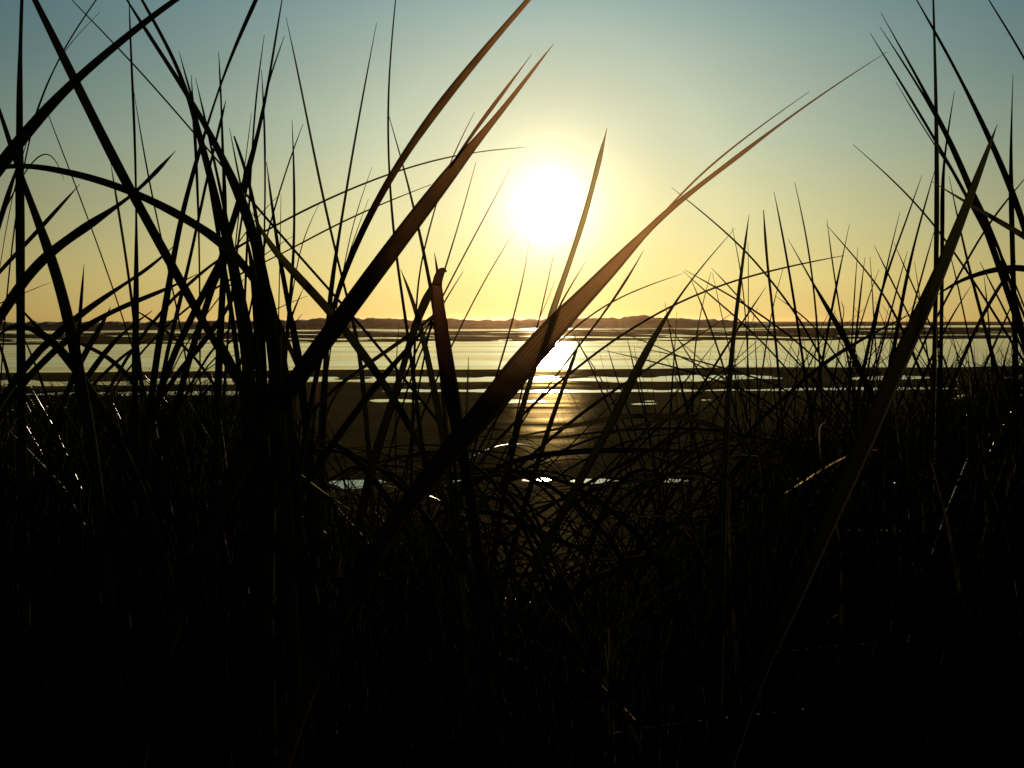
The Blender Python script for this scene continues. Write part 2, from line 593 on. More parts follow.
def shoot(label, d, mat, strings, name='grass_shoot', cat='grass shoot', parts=None, rooted=0):
    """one plant shoot with several leaves as its parts"""
    r = random.Random(label)
    chains = [chain_from(parse(s), d, .03, i == rooted) for i, s in enumerate(strings)]
    base = chains[rooted][-1][0].copy()
    e = bpy.data.objects.new(name, None)
    COL.objects.link(e)
    e.empty_display_size = .05
    e.location = base
    e['label'] = label; e['category'] = cat; e['kind'] = 'thing'; e['group'] = GROUP
    for i, ch in enumerate(chains):
        ch = [(p - base, w) for p, w in ch]
        nm = (parts or {}).get(i, 'leaf')
        global EYE
        keep = EYE
        EYE = keep - base
        me = leaf_mesh(nm, ch, .3, (r.uniform(-.15, .15), .08, r.uniform(0, 6)), MAT[mat], {'side_leaf': .62, 'bent_tip': .9}.get(nm, 0.0))
        EYE = keep
        o = bpy.data.objects.new(nm, me)
        COL.objects.link(o)
        o.parent = e
    return e


# --- tall blades at the dark end away from the sun (leaf label, pixel trace from tip to root with width in pixels)
leaf('broad upright blade, almost vertical, crossing both thick diagonals beside the frame edge', '24,-70,.6 22.5,-20,3 22,0,4 20,43,4.5 19,92,7 19.2,128,8.3 20,212,10 20.4,256,10 20.4,320,9.5 21,380,10 22,420,10')
leaf('longest thick blade, leaning from the top edge down into the dark thicket', '14,-42,4 34.8,0,7.5 72.5,74,10 98,128,10.5 116,163,11 135,200,10.5 169,256,10.5 192,306,10 213,335,9 240,385,9', d=.62)
leaf('thick blade rising from the frame edge to the top edge, crossing the upright one', '262,-55,1 215,-28,4 173,0,6 150,18,7 128,35,8 103,57,9 71,81,10 30,121,12 0,168,13 -40,220,12', d=.55)
leaf('thick blade entering at the frame edge and falling steeply to the far hills', '-14,72,1 0,108,4 11,146,6 20,180,7 36,212,9 51,256,11 62,290,11.5 72,325,12 84,400,12', d=.58)
leaf('heavy arched blade drooping away from the frame edge across the tall stems', '300,372,5 280,318,7 262,284,9 235,251,10 221,241,11 198,225,10 180,215,10 141,194,9 117,183,9 67,170,8 25,162,6.5 0,161,6 -40,172,8 -70,200,9', d=.66)
leaf('broad brown-black blade running from the tall stems to the water, behind the split blade', '252,212,.8 260,230,4 268,244,7 281,259,9 298,278,10 320,299,10 330,311,10 350,336,10 365,356,10 385,384,9 400,405,9 420,445,8', 'o')
leaf('wide pointed leaf whose tip forms a dark spearhead over the crossing blades', '175.8,150.5,.5 160,168,5 143,187,4.5 128,199,4 118,206,6 91,224,10 60,243,10 40,259,11 26,276,11 10,300,11 -8,330,10')
leaf('slim pointed leaf ending in a fine tip under the heavy arched blade', '80,184,.5 62,204,3.5 45,223,5 30,240,5 13,256,5 0,271,4.5 -25,300,5')
leaf('curved leaf bending out of the frame just below the arched blade', '22,152,.8 15,173,3 8,195,6 0,220,6 -10,255,6')
leaf('tiny curled hook of a leaf arched above the heavy blade', '64,179.5,.4 62,173,.7 58,163,1 52,154,1.3 47,151,1.5 40,154,1.6 33,160,1.6 25,170,1.5 12,192,1.8 -2,225,2', d=1.6)
leaf('fine stalk bowing up to the top edge between the two thick diagonals', '116,-28,.5 96,0,1.4 80,22,1.6 63,47,1.7 50,75,1.7 34,112,1.6 26,145,1.7 20,190,1.8')
leaf('hair-thin side blade splitting off the fine bowed stalk', '100,12,.4 82,30,.7 64,47,.9 52,68,1 40,95,1 30,130,1', d=2.4)
leaf('hair-thin straight blade falling from the thick diagonal to the hills', '44,103,.5 47.5,113,1 53,128,1.3 70,170,1.5 103,256,1.5 117,300,1.6 126,328,1.6 138,365,1.8')
leaf('slender stem standing straight beside the longest thick blade', '129,-4,.6 130,27,2 130.5,50,2.5 133,95,3 135,128,3 136,186,2.6 136.5,213,2.6 136.5,256,5 136.5,300,7.5 135,380,8')
leaf('thin fork-like blade branching from the slender straight stem', '134,92,.6 139,128,1.5 150,190,2 159,228,1.8 166,258,1.8 176,305,2')
leaf('thin stem with a pale glint halfway down, below the arched blade', '110.5,162,.5 114,183,2 118,208,3 125,248,3 129,278,3.2 135,320,4 140,370,5', 'y')
leaf('stubby little spike standing alone above the far hills', '84,264,.5 82.5,285,3 80,312,4.5 78,345,5 77,380,6')
leaf('broad low leaf climbing from the hills toward the slender stem', '174,246,.8 163,256,3 146,272,4.5 128,282,4 107,294,6 80,314,8 62,328,9 40,350,9')
leaf('long low leaf lying just over the hill line among thick stems', '197,274,.8 183,283,2.5 161,292,5 128,303,6 105,314,6 80,327,8 55,345,8 30,375,8')
leaf('short blunt leaf stub slanting across the hill line', '110.5,307,.8 103,325,5 92,340,7 80,362,7 66,395,7')
leaf('straight grass needle sticking out level past the broad upright blade', '51,282.5,.4 40,286,.8 25,293,1 0,303,1.5 -20,312,1.8', d=1.8)
leaf('bowed leaf hanging over the water line at the frame edge with a dull sheen', '-8,342,1 0,331,3 10,324,5 22,322,6 43,330,9 62,345,10 78,372,10')
leaf('short dark leaf crossing the hill line beside the upright blade', '8,294,.8 15,303,2 25,314,3 45,335,5 60,350,6 78,376,6')
leaf('small slanted leaf crossing the water at the frame edge', '-6,326,1 0,346,3 7,368,4 14,400,4')
leaf('thin leaf with a light edge slanting through the water gap', '20,330,.6 27,343,2 38,370,3 48,400,3.5', 'y')
leaf('crossed leaf rising over the water toward the slender stem', '152,311,.8 140,319,2.5 128,328,3 110,343,6 95,362,7 78,392,7')
leaf('leaf descending over the water between the crossed stems', '68,338,.8 85,346,4 103,353,5 120,365,6 138,388,6')
leaf('low leaf grazing the bottom of the water strip beside the stems', '150,338,.8 135,346,2.5 118,360,4 100,376,4 80,400,5')
# --- the crowded tall stems
leaf('thick blade sweeping in from the top edge into the crowded stems', '117,-16,1 128,2,2.5 144,27,4.5 163,58,5 186,90,6 208,128,7 220,153,8.5 235,183,10.5 246,210,11.5 256,240,11 264,275,12 272,320,13 277,390,13')
leaf('second sweeping blade running just beside the thick one from the top edge', '130,-22,1 142,0,3.3 153,20,4 175,58,4.5 187,82,5 197,128,7 203,148,8 211,178,9 221,218,9 228,245,9 235,275,10 245,330,10 250,400,10', d=.8)
leaf('blade bowing from the crowded stems back up to the top edge', '281,-60,1 267,-22,4 255,2,5 243,28,4.5 230,58,3.5 220,83,2.5 208,123,3 196,160,5 186,198,5.5 180,222,6.5 174,250,7 167,300,8 158,350,8')
leaf('pointed tip showing just above the two sweeping blades', '179,51,.6 185,78,2 192,95,3 198,117,3 206,160,4 216,220,5 228,290,6')
leaf('thin upright blade in the crowd with its tip beside the sweeping pair', '191.3,75,.6 192,93,2 193.5,112,4 195,128,4 196,160,3.5 198,190,3 199.5,235,2.2 200,290,2 200,345,2')
leaf('thin blade tipped just over the sweeping pair and leaning with it', '195.5,78,.6 204,112,2.5 212,150,3 222,200,4 236,262,5 250,330,6')
leaf('upright tall blade with a long bare tip over the crowded stems', '218.6,51,.6 220.5,80,2.2 221.7,110,2.2 222,130,3 223,165,3.5 225,190,5 226,215,5.5 224.5,256,7 222,300,8 219,360,9')
leaf('short-tipped blade with a frayed top crossing behind the crowd', '226,100,.6 222,116,3 219,128,3 211,160,3 202,200,3.5 198,222,3.5 190,262,4 179,305,5 168,350,5')
leaf('fine blade between the upright tall blade and the blunt one', '229.5,128,.6 236,162,2 241,187,2.5 250,230,3 260,290,4')
leaf('blunt-ended blade leaning down into the crowd', '234,136,2 239,150,3.5 244,165,4 252,190,4.5 257,215,4.5 263,255,5 270,310,6')
leaf('pale wispy blade between the blunt blade and the bowed ones', '251.5,113,.5 249.5,130,1 247,150,1.1 244,170,1.2 240,200,1.5 236,240,1.6', 'y')
leaf('slender blade reaching the top edge and thickening into the crowd', '286,-24,.6 282,0,1.5 275,40,2.5 269,83,3 263,113,4 258,135,5 250,165,7 243,188,7 232,225,8 221,262,8 207,305,8 192,350,8')
leaf('fine needle just inside the blade that reaches the top edge', '264.3,35,.6 260,64,1.5 256,95,2 254,120,2.2 252,150,2.2 250,190,2.4 247,250,3')
leaf('needle whose tip curves out beside the blade that reaches the top edge', '284.5,36,.6 278,55,1.5 271,72,2 266,90,2 259,122,2.2 251,160,2.4 243,210,2.6')
leaf('straight upright needle rooted in the crowd with a bare stem', '261.5,70,.6 264,105,2 265,130,2.6 266,178,2.2 265,230,2.2 263,290,3 261,340,3')
leaf('widening blade on the sunward edge of the crowd', '266.5,162,.8 271,200,3 276,236,4 279.5,258,5 284,283,6 290,310,6 297,350,6 302,400,6')
leaf('tall bare needle leaning toward the crowd, its twin crossing at a V', '286,17,.6 297,65,2 306,110,2.5 321,197,3 335,249,3 346,294,3 353,319,4 360,345,5 364,380,6 368,440,6', 'o', d=1.15)
leaf('tall straight needle leaning toward the sun and meeting its twin in a V', '376.5,23,.6 363,93,2 353,150,2.5 346,190,3 337,250,3.5 334,265,5 331,290,6 328,312,6 325,360,7 323,440,7', 'o', d=1.1)
leaf('tall thin stalk bending gently down past the split blade from the top edge', '399.5,-38,.5 395.5,0,1.5 388,67,2 386,112,2.5 387.5,165,2.5 392.5,233,3 396.5,258,3.2 401,290,3.5 408,333,4 415,384,5 425,470,5', 'o', d=1.3)
leaf('thin blade branching off the tall stalk and passing behind the split blade', '388,113,.8 403,157,2 420,230,3 424,257,4 430,282,4.5 436,312,5 441,360,5 446,430,5', 'o', d=1.35)
leaf('upright needle with a speckled stem between the crowd and the V', '292,120,.6 294,153,2 294.5,190,3 294.6,230,3 294,257,3.5 292,278,4 289,310,4.5 285,360,5')
leaf('fine needle crossing behind the speckled upright needle', '303,124,.6 296,141,1.5 283,178,1.8 272,215,2 264,245,2 254,290,2.4')
leaf('long arched stem curving over toward the sun with a level tip', '525,147.5,.6 512,148,1 476,150.5,1.3 443,157,1.8 403,166,2 346,188,2.3 293,215,2.5 266,230,2.5 240,246,3 218,258,3 195,275,4 172,300,4', 'o', d=1.7)
leaf('shorter arched stem running parallel under the long arched one', '431,184.5,.8 383,202,1.6 339,220,2 296,247,2 280,256,1.6 250,268,2 225,280,2.5 200,298,2.5', 'o')
leaf('thin blade standing up behind the second arched stem, against the V', '372,167,.5 360,200,1 350,235,1.2 346,256,1.3 338,300,1.5', 'y')
leaf('hair-thin blade just inside that one beside the dark diagonal', '368.5,199,.5 355,235,1 348,256,1.2 338,290,1.4', 'y')
leaf('short curved wisp rising under the long arched stem', '318.5,205,.5 308,226,1 300,248,1.3 296,272,1.4', 'y')
leaf('tiny wisp leaning out of the crowd under the fine needle', '280,194,.5 262,212,1 250,225,1.3 235,248,1.5')
leaf('tiny low wisp crossing the long arched stem', '293,236,.5 277,246,1 262,256,1.3 245,270,1.5')
leaf('faint upright wisp between the crowd and the speckled needle', '281,195,.5 280.5,225,1 280,256,1.2 279,300,1.4', 'y')
leaf('long thin line of a blade slanting from the top edge down to the water', '55,-18,.5 71,0,1.2 100,29,1.6 128,57,1.9 160,93,2 190,128,2 225,169,2.4 257,208,3 298,256,3 342,303,3.2 360,324,3.4 392,363,3.6 408,384,3.6 440,424,3.6', d=1.5)
leaf('thick leaf in the lower crowd slanting toward the far hills', '229,236,.8 224,256,6 216,271,8 205,290,8 192,314,8 176,350,8')
leaf('broad leaf in the lower crowd crossing in front of the water', '243.5,279,.8 235,296,4 226,312,5 210,335,6.5 198,350,6.5 180,370,6')
leaf('thin leaf over the water strip pointing back to the split blade', '251,354,.6 235,365,2.5 220,377,3 200,398,3')
leaf('hair-thin level blade over the water strip beside the crowd', '250,350,.4 231,356,1 215,362,1.2 198,376,1.4')
leaf('leaf falling across the water strip out of the crowd', '216,330,.8 222,345,5 233,362,6 243,384,6 254,420,6')
leaf('small leaf against the hill line inside the crowd', '243.5,313,.5 233,325,2 224,335,2.4 208,356,3')
leaf('upright trunk-like leaf bounding the gap in the crowd', '229,240,1 233,264,5 241,290,8 248,322,8.5 252,370,9 255,420,9')
leaf('curving leaf with a bright shiny ridge low in the crowd', '132,308,.8 140,312,2.4 161,326,4 183,344,3.6 196,356,3.6 215,380,4 228,410,4', 'y', d=1.0)
leaf('dark mid leaf filling the crowd behind the speckled needle', '251,232,.8 257,256,7 270,290,9 278,325,10 285,370,12 290,430,12')
leaf('dark upright leaf at the heart of the crowd, base of the stems', '246,232,.8 256,280,9 260,340,12 262,400,12')
leaf('broken leaf with a flat cut top beside the thick split blade', '276,331.5,11 276,345,12.5 274,384,13 272,430,13', 'g', d=.55)
leaf('small leaf poking up beside the flat-cut broken one', '303.5,288,.6 297,302,2 290,320,3 285,338,4 280,370,4')
leaf('wiry thin leaf lying nearly level in front of the hills by the split blade', '307.5,296,.5 290,302,1 268,313,1.3 252,322,1.5 232,340,1.8')
leaf('tiny leaf tip showing over the hills next to the wiry level leaf', '302.5,314,.5 297,319,1.2 290,330,1.6 284,350,2')
leaf('rounded dark stem running down below the hills beside the split blade', '292,312,1 294,330,5 299,352,7 303,378,8 306,430,8')
leaf('thin pale-edged stem in front of the wet sand below the split blade', '327,352,.8 322,376,2.5 320,410,3 319,450,3', 'y', d=1.2)
leaf('reddish stem rising from the thicket below the split blade', '318,350,1 317,384,4 314,420,4 310,470,4', 'r', d=1.2)
# --- around the sun
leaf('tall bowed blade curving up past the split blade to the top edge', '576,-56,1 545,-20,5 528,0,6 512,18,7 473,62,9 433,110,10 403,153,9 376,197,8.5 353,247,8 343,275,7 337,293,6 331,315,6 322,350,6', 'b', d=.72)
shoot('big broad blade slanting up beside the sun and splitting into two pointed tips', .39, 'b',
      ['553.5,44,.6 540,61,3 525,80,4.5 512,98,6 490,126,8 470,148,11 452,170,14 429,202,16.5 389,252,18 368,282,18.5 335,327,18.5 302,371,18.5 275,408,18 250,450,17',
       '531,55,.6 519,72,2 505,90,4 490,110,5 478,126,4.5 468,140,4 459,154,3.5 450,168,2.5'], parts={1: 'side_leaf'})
shoot('big brown blade fanning up past the sun glint, splitting into two long whips', .37, 'e',
      ['887,52,.6 860,68,1.2 820,95,2 768,131,3 739,157,5.5 709,178,5.5 679,200,6.5 662,216,7.5 645,232,9 628,250,12 611,270,15 585,295,18 560,322,22 535,346,24.5 517,372,27 500,394,26 480,418,24 455,445,22 430,475,20 400,515,18',
       '809,92,.6 790,105,1 768,120,1.5 738,143,2 712,163,2.4 697,178,2.4 684,191,2.4 674,202,2 664,212,1.5'], parts={1: 'side_leaf'})
leaf('straw-pale blade standing right across the sun', '607,128,.6 599,160,6 592,190,6 584,220,7 572,256,6.5 561,284,7 552,313,8 547,326,8 540,350,7 525,392,6 517,427,6 507,477,7 498,525,7', 's', d=.405)  # its paleness is sun glare painted into the material
shoot('broken stem with a rounded, bent-over top beside the water glint', .70, 'r',
      ['437,285,11.2 437,295,12.5 438,306,13.5 442,339,15 446,362,16 450,390,16 457,425,13 466,470,12',
       '446.5,272,2 444.5,269,5 441,269.5,7.5 438,275,10 437,285.3,11.3'], name='broken_grass_stem', cat='broken stem', parts={0: 'stem', 1: 'bent_tip'})
leaf('little spike rising just behind the broken rounded stem', '434.3,252.5,.6 436,262,2.4 438,275,4 441,300,4', 'r', d=.78)
leaf('wide leaf leaning against the broken stem and running down across the water', '440,272,1.5 434,283,6 427,296,10 418,317,9.5 410,337,9 406,360,8 399,384,8 390,407,8 378,435,9 368,480,9', 'o', d=.8)
leaf('pointed leaf at the foot of the tall stalk, widening below the hills', '400.5,269,.6 408,285,3.5 415,307,5 420,325,6 424,340,7 429,362,7.5 433,382,8 442,430,8', 'o')
leaf('thin stem curving up behind the split blade to a fine tip', '474.5,112,.6 456,147,1.5 446,168,1.5 437,200,1.5 428,235,2 421,256,2 417,285,2.2 416,305,2.4 415,340,3', 'b')
leaf('fine stem rising beside it to a blunt tip nearer the sun', '476,162,.6 466,200,1.3 456,235,1.5 448.5,257,2 443,272,2 436,302,2.4', 'b')
leaf('faint slanting stem below the sun passing the broken stem', '511,166,.5 502,187,1 480,223,1.5 464.5,256,1.8 443,294,2 430,320,2.2 412,360,2.4', 'b')
leaf('short stem tip leaning beside the broken stem over the hills', '463.5,271,.6 453,288,1.5 443,303,2 432,326,2.2', 'b')
leaf('long thin stem slanting down below the sun to the water', '514,232,.5 498,256,1.2 480,288,1.6 462,321,1.8 449,352,2 432,390,2.2', 'b')
leaf('thin curved stem straight under the sun crossing hills and water', '529,243,.5 528,258,1 521,290,1.7 513,320,2 502,360,2.2 494,384,2.5 478,435,2.5', 'b')
leaf('thin stem standing against the straw-pale blade under the sun', '554,254,.5 552,262,.9 545,295,1.5 535,338,1.8 526,372,2', 'b')
leaf('hair-thin stem between those two under the sun', '555,281,.5 543,312,1 527,346,1.2 513,376,1.4', 'b')
leaf('short thin blade tip leaning out beyond the straw-pale one', '586,261,.5 570,287,1.8 559,306,2.5 552,322,2.6 538,356,2.6', 'b')
leaf('curving thin blade with its tip level with the hills, sunward of the long arch', '643.5,250.5,.6 640,257,1.6 628,279,3 612,302,2.8 600,320,2.5 580,344,2.2 552,381,1.8 530,410,2', 'b')
leaf('straight tapering leaf dropping from the hills past the sun glint', '581,338,.8 572,361,4.5 563,388,5 549,425,6 540,455,6.5 528,492,7 515,540,7', 'o', d=.95)
leaf('lower arched stem curving above the hills from behind the brown blade', '683,273.5,.5 658,281,1.2 633,291,1.6 613,300,1.8 600,308,2 570,328,2 545,352,2.2 520,385,2.4', 'b', d=2.3)
leaf('very long arched stem sweeping up over water and hills to a level tip', '844,255.5,.8 813,261,1.6 787,267,2 768,271,2.2 742,278.5,2.3 728,282,2.3 697,294,2.4 673,304,2.5 650,317,2.6 625,332,2.8 600,349,3 587,360,3 557,384,3.2 542,395,3.5 525,411,3.8 498,440,4', 'o', d=1.5)
leaf('long blade bowing up from the wet sand and thickest over the water', '735,228.5,.5 709,256,1.3 690,281,2 673,304,3 663,322,5 652,341,8 642,360,9.5 633,377,10 622,402,10 610,428,9.5 592,460,10 578,484,10 560,515,10 540,558,10 520,610,9', 'o', d=.72)
leaf('long thin blade descending from a fine tip by the twin whips', '671.5,187.5,.5 690,202,1.3 717,223,1.8 743,248,2.2 751,256,2.3 768,276,2.4 783,296,2.5 797,314,2.6 807,331,2.6 820,356,2.8 835,382,3 858,425,3', 'g')
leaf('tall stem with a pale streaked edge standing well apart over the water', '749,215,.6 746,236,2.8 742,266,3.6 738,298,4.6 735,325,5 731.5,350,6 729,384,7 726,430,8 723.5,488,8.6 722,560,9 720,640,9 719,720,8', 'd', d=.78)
leaf('soft-edged upright stem with no leaf, next to the stem with the streaked edge', '763.5,210,1 765,237,3 767.5,268,3 769,280,3 772,299,3 775,333,3 777.5,363,3 780,384,3.2 783,430,3.5 785,490,3.5', 'o', d=1.2)
leaf('hair-thin upright blade just behind the streaked stem', '748,242,.5 748.5,260,.9 748.5,298,1.1 748,340,1.4 747,384,1.6', 'y')
leaf('hair-thin blade leaning into the streaked stem from above the hills', '732,227,.5 740,262,1.2 745,300,1.4 747,340,1.5 749,384,1.8', 'y')
leaf('tall lone blade with a straight lean, tip halfway up the sky', '774,192,.6 780,220,2 786.5,254,2.5 795,304,3 800,340,3 805,375,3.5 813,430,4')
leaf('tall lone blade beside it with a slightly lower curve and finer tip', '794.6,182,.6 803,215,1.5 810.5,254,2 816,295,2.2 819,350,2.5 821,384,2.6 824,430,3')
leaf('blade widening sharply below the hills into a dark spear', '788,239,.5 799,258,1.5 813,284,2.5 828,309,5 838,325,6.5 846,340,7 855,358,7.5 870,388,8 890,440,8')
leaf('thin upright blade making an X with a curved one above the hills', '827,220,.5 830,250,1.5 834,275,1.8 841,320,2 850,370,2.4 858,420,2.6')
leaf('curved blade forming the other stroke of that X above the hills', '849.5,224,.5 843,258,1.3 836.5,280,2.8 830,318,3 823,360,3 814,405,3.2')
leaf('long thin slanting blade starting beside the X and ending in the thicket', '826.5,225,.5 838,238,1.2 853,255,1.6 870,275,2 882,290,2.3 897,315,3 905,335,3.5 922,375,3.6')
leaf('long thin stem crossing the sky alone toward the thick slanted leaf', '853,144.5,.6 885,170,1.5 918,203,2 934,225,2.2 946,240,2.3 957,256,2.5 980,290,2.6 1005,330,3 1030,372,3')
leaf('straight needle whose tip is highest of those leaning over the sea horizon', '922,175,.5 913,201,1.5 905,225,2 896,248,2.2 887,270,3 878,302,3.2 872,327,4 865,365,4.5 854,412,4.5')
leaf('needle rooted beside it that passes close to the tall straight stem', '936,166,.6 923,213,2 916,234,2.5 905,278,4 900,313,4.2 895,347,5 884,402,6')
leaf('short fine needle tipped between the lone stem and the straight needles', '900,212,.5 893,240,1.3 886,268,1.8 880,300,2 872,345,2.2')
leaf('faint upright wisp over the sea, first of a close trio', '858,247,.5 854,295,1.5 853,325,1.8 850,372,2', 'y')
leaf('middle wisp of the close trio over the sea', '865,257,.5 860,295,2 857,330,2.5 854,355,2.6 849,395,2.8', 'y')
leaf('last wisp of the close trio over the sea, bent at mid height', '870,257,.5 872,280,1.1 873,310,1.6 876,352,1.8', 'y')
leaf('wisp leaning out behind the close trio', '879,269,.5 868,297,1.3 861,323,1.6 850,362,1.8', 'y')
leaf('wisp with a forked tip leaning over to the thick slanted leaf', '874,245,.5 885,268,1.8 900,297,2 911,320,2 926,352,2.2')
leaf('wisp leaning the same way just behind the straight needles', '894,243,.5 906,270,1.6 920,302,1.8 936,338,2')
leaf('tiny upright wisp touching the edge of the thick slanted leaf', '914.5,262,.5 920,297,1.2 924,330,1.5 929,365,1.8')
leaf('speckled needle leaning across the straight needles over the sea', '907.5,251,.5 898,283,1.8 887,327,2.2 880,353,2.4 869,395,2.6', 'y')
leaf('bowed low blade arching over the sea strip toward the thick slanted leaf', '917,311,.6 898,320,2 875,332,3 852,345,4.2 830,357,5 812,372,4.8 785,396,4.5 755,425,4')
leaf('thin kinked blade just over the sea beside the X', '841,301,.6 843.5,307,1 845,312,1.1 842,320,1.2 838,350,1.4', d=2.5)
leaf('thin blade curving down over the sea from under the long arched stem', '776,296.5,.5 797,311,1.5 813,323,1.8 837,354,2 852,384,2.2')
leaf('upright wisp crossing the soft-edged stem', '783,269,.6 773,301,1.1 767,338,1.6 762,372,2 757,410,2', 'y')
leaf('leaf crossing low behind the streaked stem, thicker under the hills', '766,287,.5 752,309,2 737,328,2.3 722,354,2.8 707,379,3 688,408,3')
leaf('thin descending blade, uppermost of three that start above the hills', '711.5,268,.5 720,277,1.5 742,298,1.8 762,326,2 785,350,2 805,368,2 830,397,2.2')
leaf('thin descending blade, longest of three that start above the hills', '685,270,.5 715,287,1.8 735,298,2 743,303,2.2 775,323,2.3 800,343,2.3 822,363,2.3 852,393,2.4')
leaf('thin descending blade, lowest of three that start above the hills', '683,271,.5 703,290,1.5 720,304,2 745,323,2 770,348,2 790,373,2 815,402,2.2')
leaf('thin blade dropping steeply from under the arched tip past the hills', '691,279,.6 703,308,2 713,334,2 723,364,2.3 733,402,2.4')
leaf('hair-thin upright blade crossing the hill end and water', '711,272,.5 702,304,1.1 695,338,1.6 693,373,2 692,412,2.2')
leaf('hair-thin blade leaning across it at the end of the hills', '712.5,273,.5 722,316,1 727,340,1.3 736,378,1.5')
leaf('thin blade rising from the water to just over the hills beside the widest blade', '665,302,.5 667,320,1.3 673,349,2 680,383,2.4 688,412,3 697,450,3')
leaf('thin blade falling across the water from the hill foot', '668,322,.6 687,354,1.6 707,384,2 731,418,2.2')
leaf('nearly level thin blade floating across the water strip, upper one', '636,347,.5 680,356,1.6 728,368,2 771,383,2.2')
leaf('nearly level thin blade floating across the water strip, lower one', '603,350,.5 642,359,1.6 683,369,2 717,379,2 757,396,2.2')
leaf('level thin blade starting at the hill foot beside the brown blade', '612,329,.5 650,343,1.3 690,360,1.6 732,382,1.8')
leaf('long thin blade rising from the sand across the water to the hill end', '731,314,.6 718,323,1.2 700,334,1.8 673,352,2.2 650,368,2.5 628,381,3 600,398,4 570,422,4.2 545,442,4.2 515,470,4', 'o')
leaf('short thin blade standing in the water strip below the hill foot', '607,346,.5 612,365,1.3 619,384,1.6 629,412,1.8')
leaf('short thin blade touching the widest blade over the water', '627,337,.5 633,363,1.6 637,384,1.8 644,412,2')
leaf('small thin blade beside it over the water', '634,346,.5 638,370,1.2 645,407,1.6')
leaf('thin blade dropping from the brown blade beside the sun glint', '570,328,.7 580,346,1.6 590,362,1.6 598,384,1.8 611,412,2', 'b')
leaf('twin thin blade just beside it next to the sun glint', '584,352,.6 595,368,1.5 605,386,1.6 620,415,1.8', 'b')
leaf('small upright spike before the wet sand near the broken stem', '468.5,357,.6 467.7,384,2.2 467,410,2.6 465,442,2.6', 'o')
leaf('tiny upright spike against the water near the tall stalk', '399,322,.5 397,345,1 396,372,1.4 396,400,1.6')
leaf('leaf crossing under the hills behind the broken stem', '441,308,.8 433,318,4 410,336,5 385,352,5 360,368,4.5 338,386,4.5', 'o', d=1.05)
leaf('broad leaf slanting down over the wet sand from the water edge', '426,326,.8 420,334,4 407,351,5.5 392,366,7 377,382,8 367,398,8 350,420,8.5 332,443,9 308,480,9', 'g', d=.8)
leaf('pale curving leaf with a lit edge above the wet sand', '364,368,.6 356,372,1.8 348,377,2.6 337,388,3.4 329,402,3.6 321,428,3.6', 'y', d=1.3)
leaf('low bowed leaf lying over the sand below the broad slanting one', '318,440,.8 327,440,4 340,444,5.5 355,455,8 370,470,8 388,500,8', 'g', d=.9)
# --- blades against the sea side of the frame
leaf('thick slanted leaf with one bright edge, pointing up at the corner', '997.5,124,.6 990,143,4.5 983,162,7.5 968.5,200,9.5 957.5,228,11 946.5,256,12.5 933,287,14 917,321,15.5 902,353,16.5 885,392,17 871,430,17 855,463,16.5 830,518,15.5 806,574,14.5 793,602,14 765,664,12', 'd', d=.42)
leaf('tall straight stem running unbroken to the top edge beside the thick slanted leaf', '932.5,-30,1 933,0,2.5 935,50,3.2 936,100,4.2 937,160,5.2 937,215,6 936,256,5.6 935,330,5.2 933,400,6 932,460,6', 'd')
leaf('long dark blade bending down from the top edge to the frame corner side', '903,-24,.6 916,0,1.5 935,31,3 957,69,3.4 985,127,5.6 1008,177,7 1022,215,7.4 1036,258,7.4 1048,320,7')
leaf('thick blade of the fan of four tips, the one with the highest tip', '881,13,.6 911,66,2.5 935,108,4.2 955,150,6.6 971,187,7.4 994,247,7.4 1005,285,7.4 1018,322,7.4 1035,375,7')
leaf('second blade of the fan of four tips, merging into the thick one', '880,27,.6 903,62,2 925,95,2.6 938,118,3 958,160,3.4 985,215,3.6', d=1.4)
leaf('third blade of the fan of four tips, slightly curved', '870,33,.6 890,65,2 910,97,2.8 928,128,3.2 946,158,3.4 964,190,4 980,222,3.4 1000,260,3.2 1016,295,3.2')
leaf('lowest and thinnest blade of the fan of four tips', '896,82,.5 913,112,1.3 924,128,1.4 936,148,1.6 955,175,1.8 978,210,2 1000,252,2')
leaf('slim blade standing close against the tall straight stem', '954.5,91,.6 948,130,2 943,161,2.6 942,180,4.2 942.5,205,5.2 942.5,250,4.4 942,300,4.4 941,360,4.4')
leaf('upright pointed blade rising alone near the frame corner', '1013,74,.6 1011,128,2 1010,165,4 1011,195,6 1012,245,5.8 1014,300,6 1016,370,6')
leaf('olive-tinted leaf arching out of the frame behind the thick slanted leaf', '931,181,.5 946,190,2 971,205,4 996,220,6 1024,235,7 1052,250,8 1080,280,8', 'o', d=.85)
leaf('thin stem slanting up to the frame edge, crossing the thick blades', '1034,168,.6 1024,179,1.4 994,215,2.4 986,226,2.4 969,256,2.6 950,290,2.6 928,334,2.8')
leaf('thin blade cutting across the top corner alone', '978,-18,.5 988,0,1.5 1006,27,2.1 1024,55,2.6 1052,104,3 1078,170,3')
leaf('broad arched leaf bending out of the frame level with the low sky', '936,296,.6 948,286,3.2 961,279,4.4 979,272,6 1003,267,7 1024,263,8 1045,268,8 1072,292,8', d=.8)
leaf('thin upright blade dropping between the crossing thick blades', '949,176,.5 956,213,1.8 964,247,2.6 974,293,3.5 986,331,4 991,350,5 1000,385,5')
leaf('crossing leaf leaning back over the sea behind the broad arched leaf', '1016,261,.6 1001,284,4 981,314,4.2 963,358,4.2 948,394,4.4')
leaf('thin crossing leaf close to the thick slanted leaf under the arch', '971,286,.6 950,317,2 940,340,2.6 924,374,2.8')
leaf('thin leaf leaning outward beneath the broad arched leaf', '948,246,.6 957,280,1.6 963,310,1.8 971,348,2')
leaf('fine leaf standing in the sea gap under the broad arched leaf', '984,276,.6 987,300,1.5 989,325,1.9 991,352,2.2')
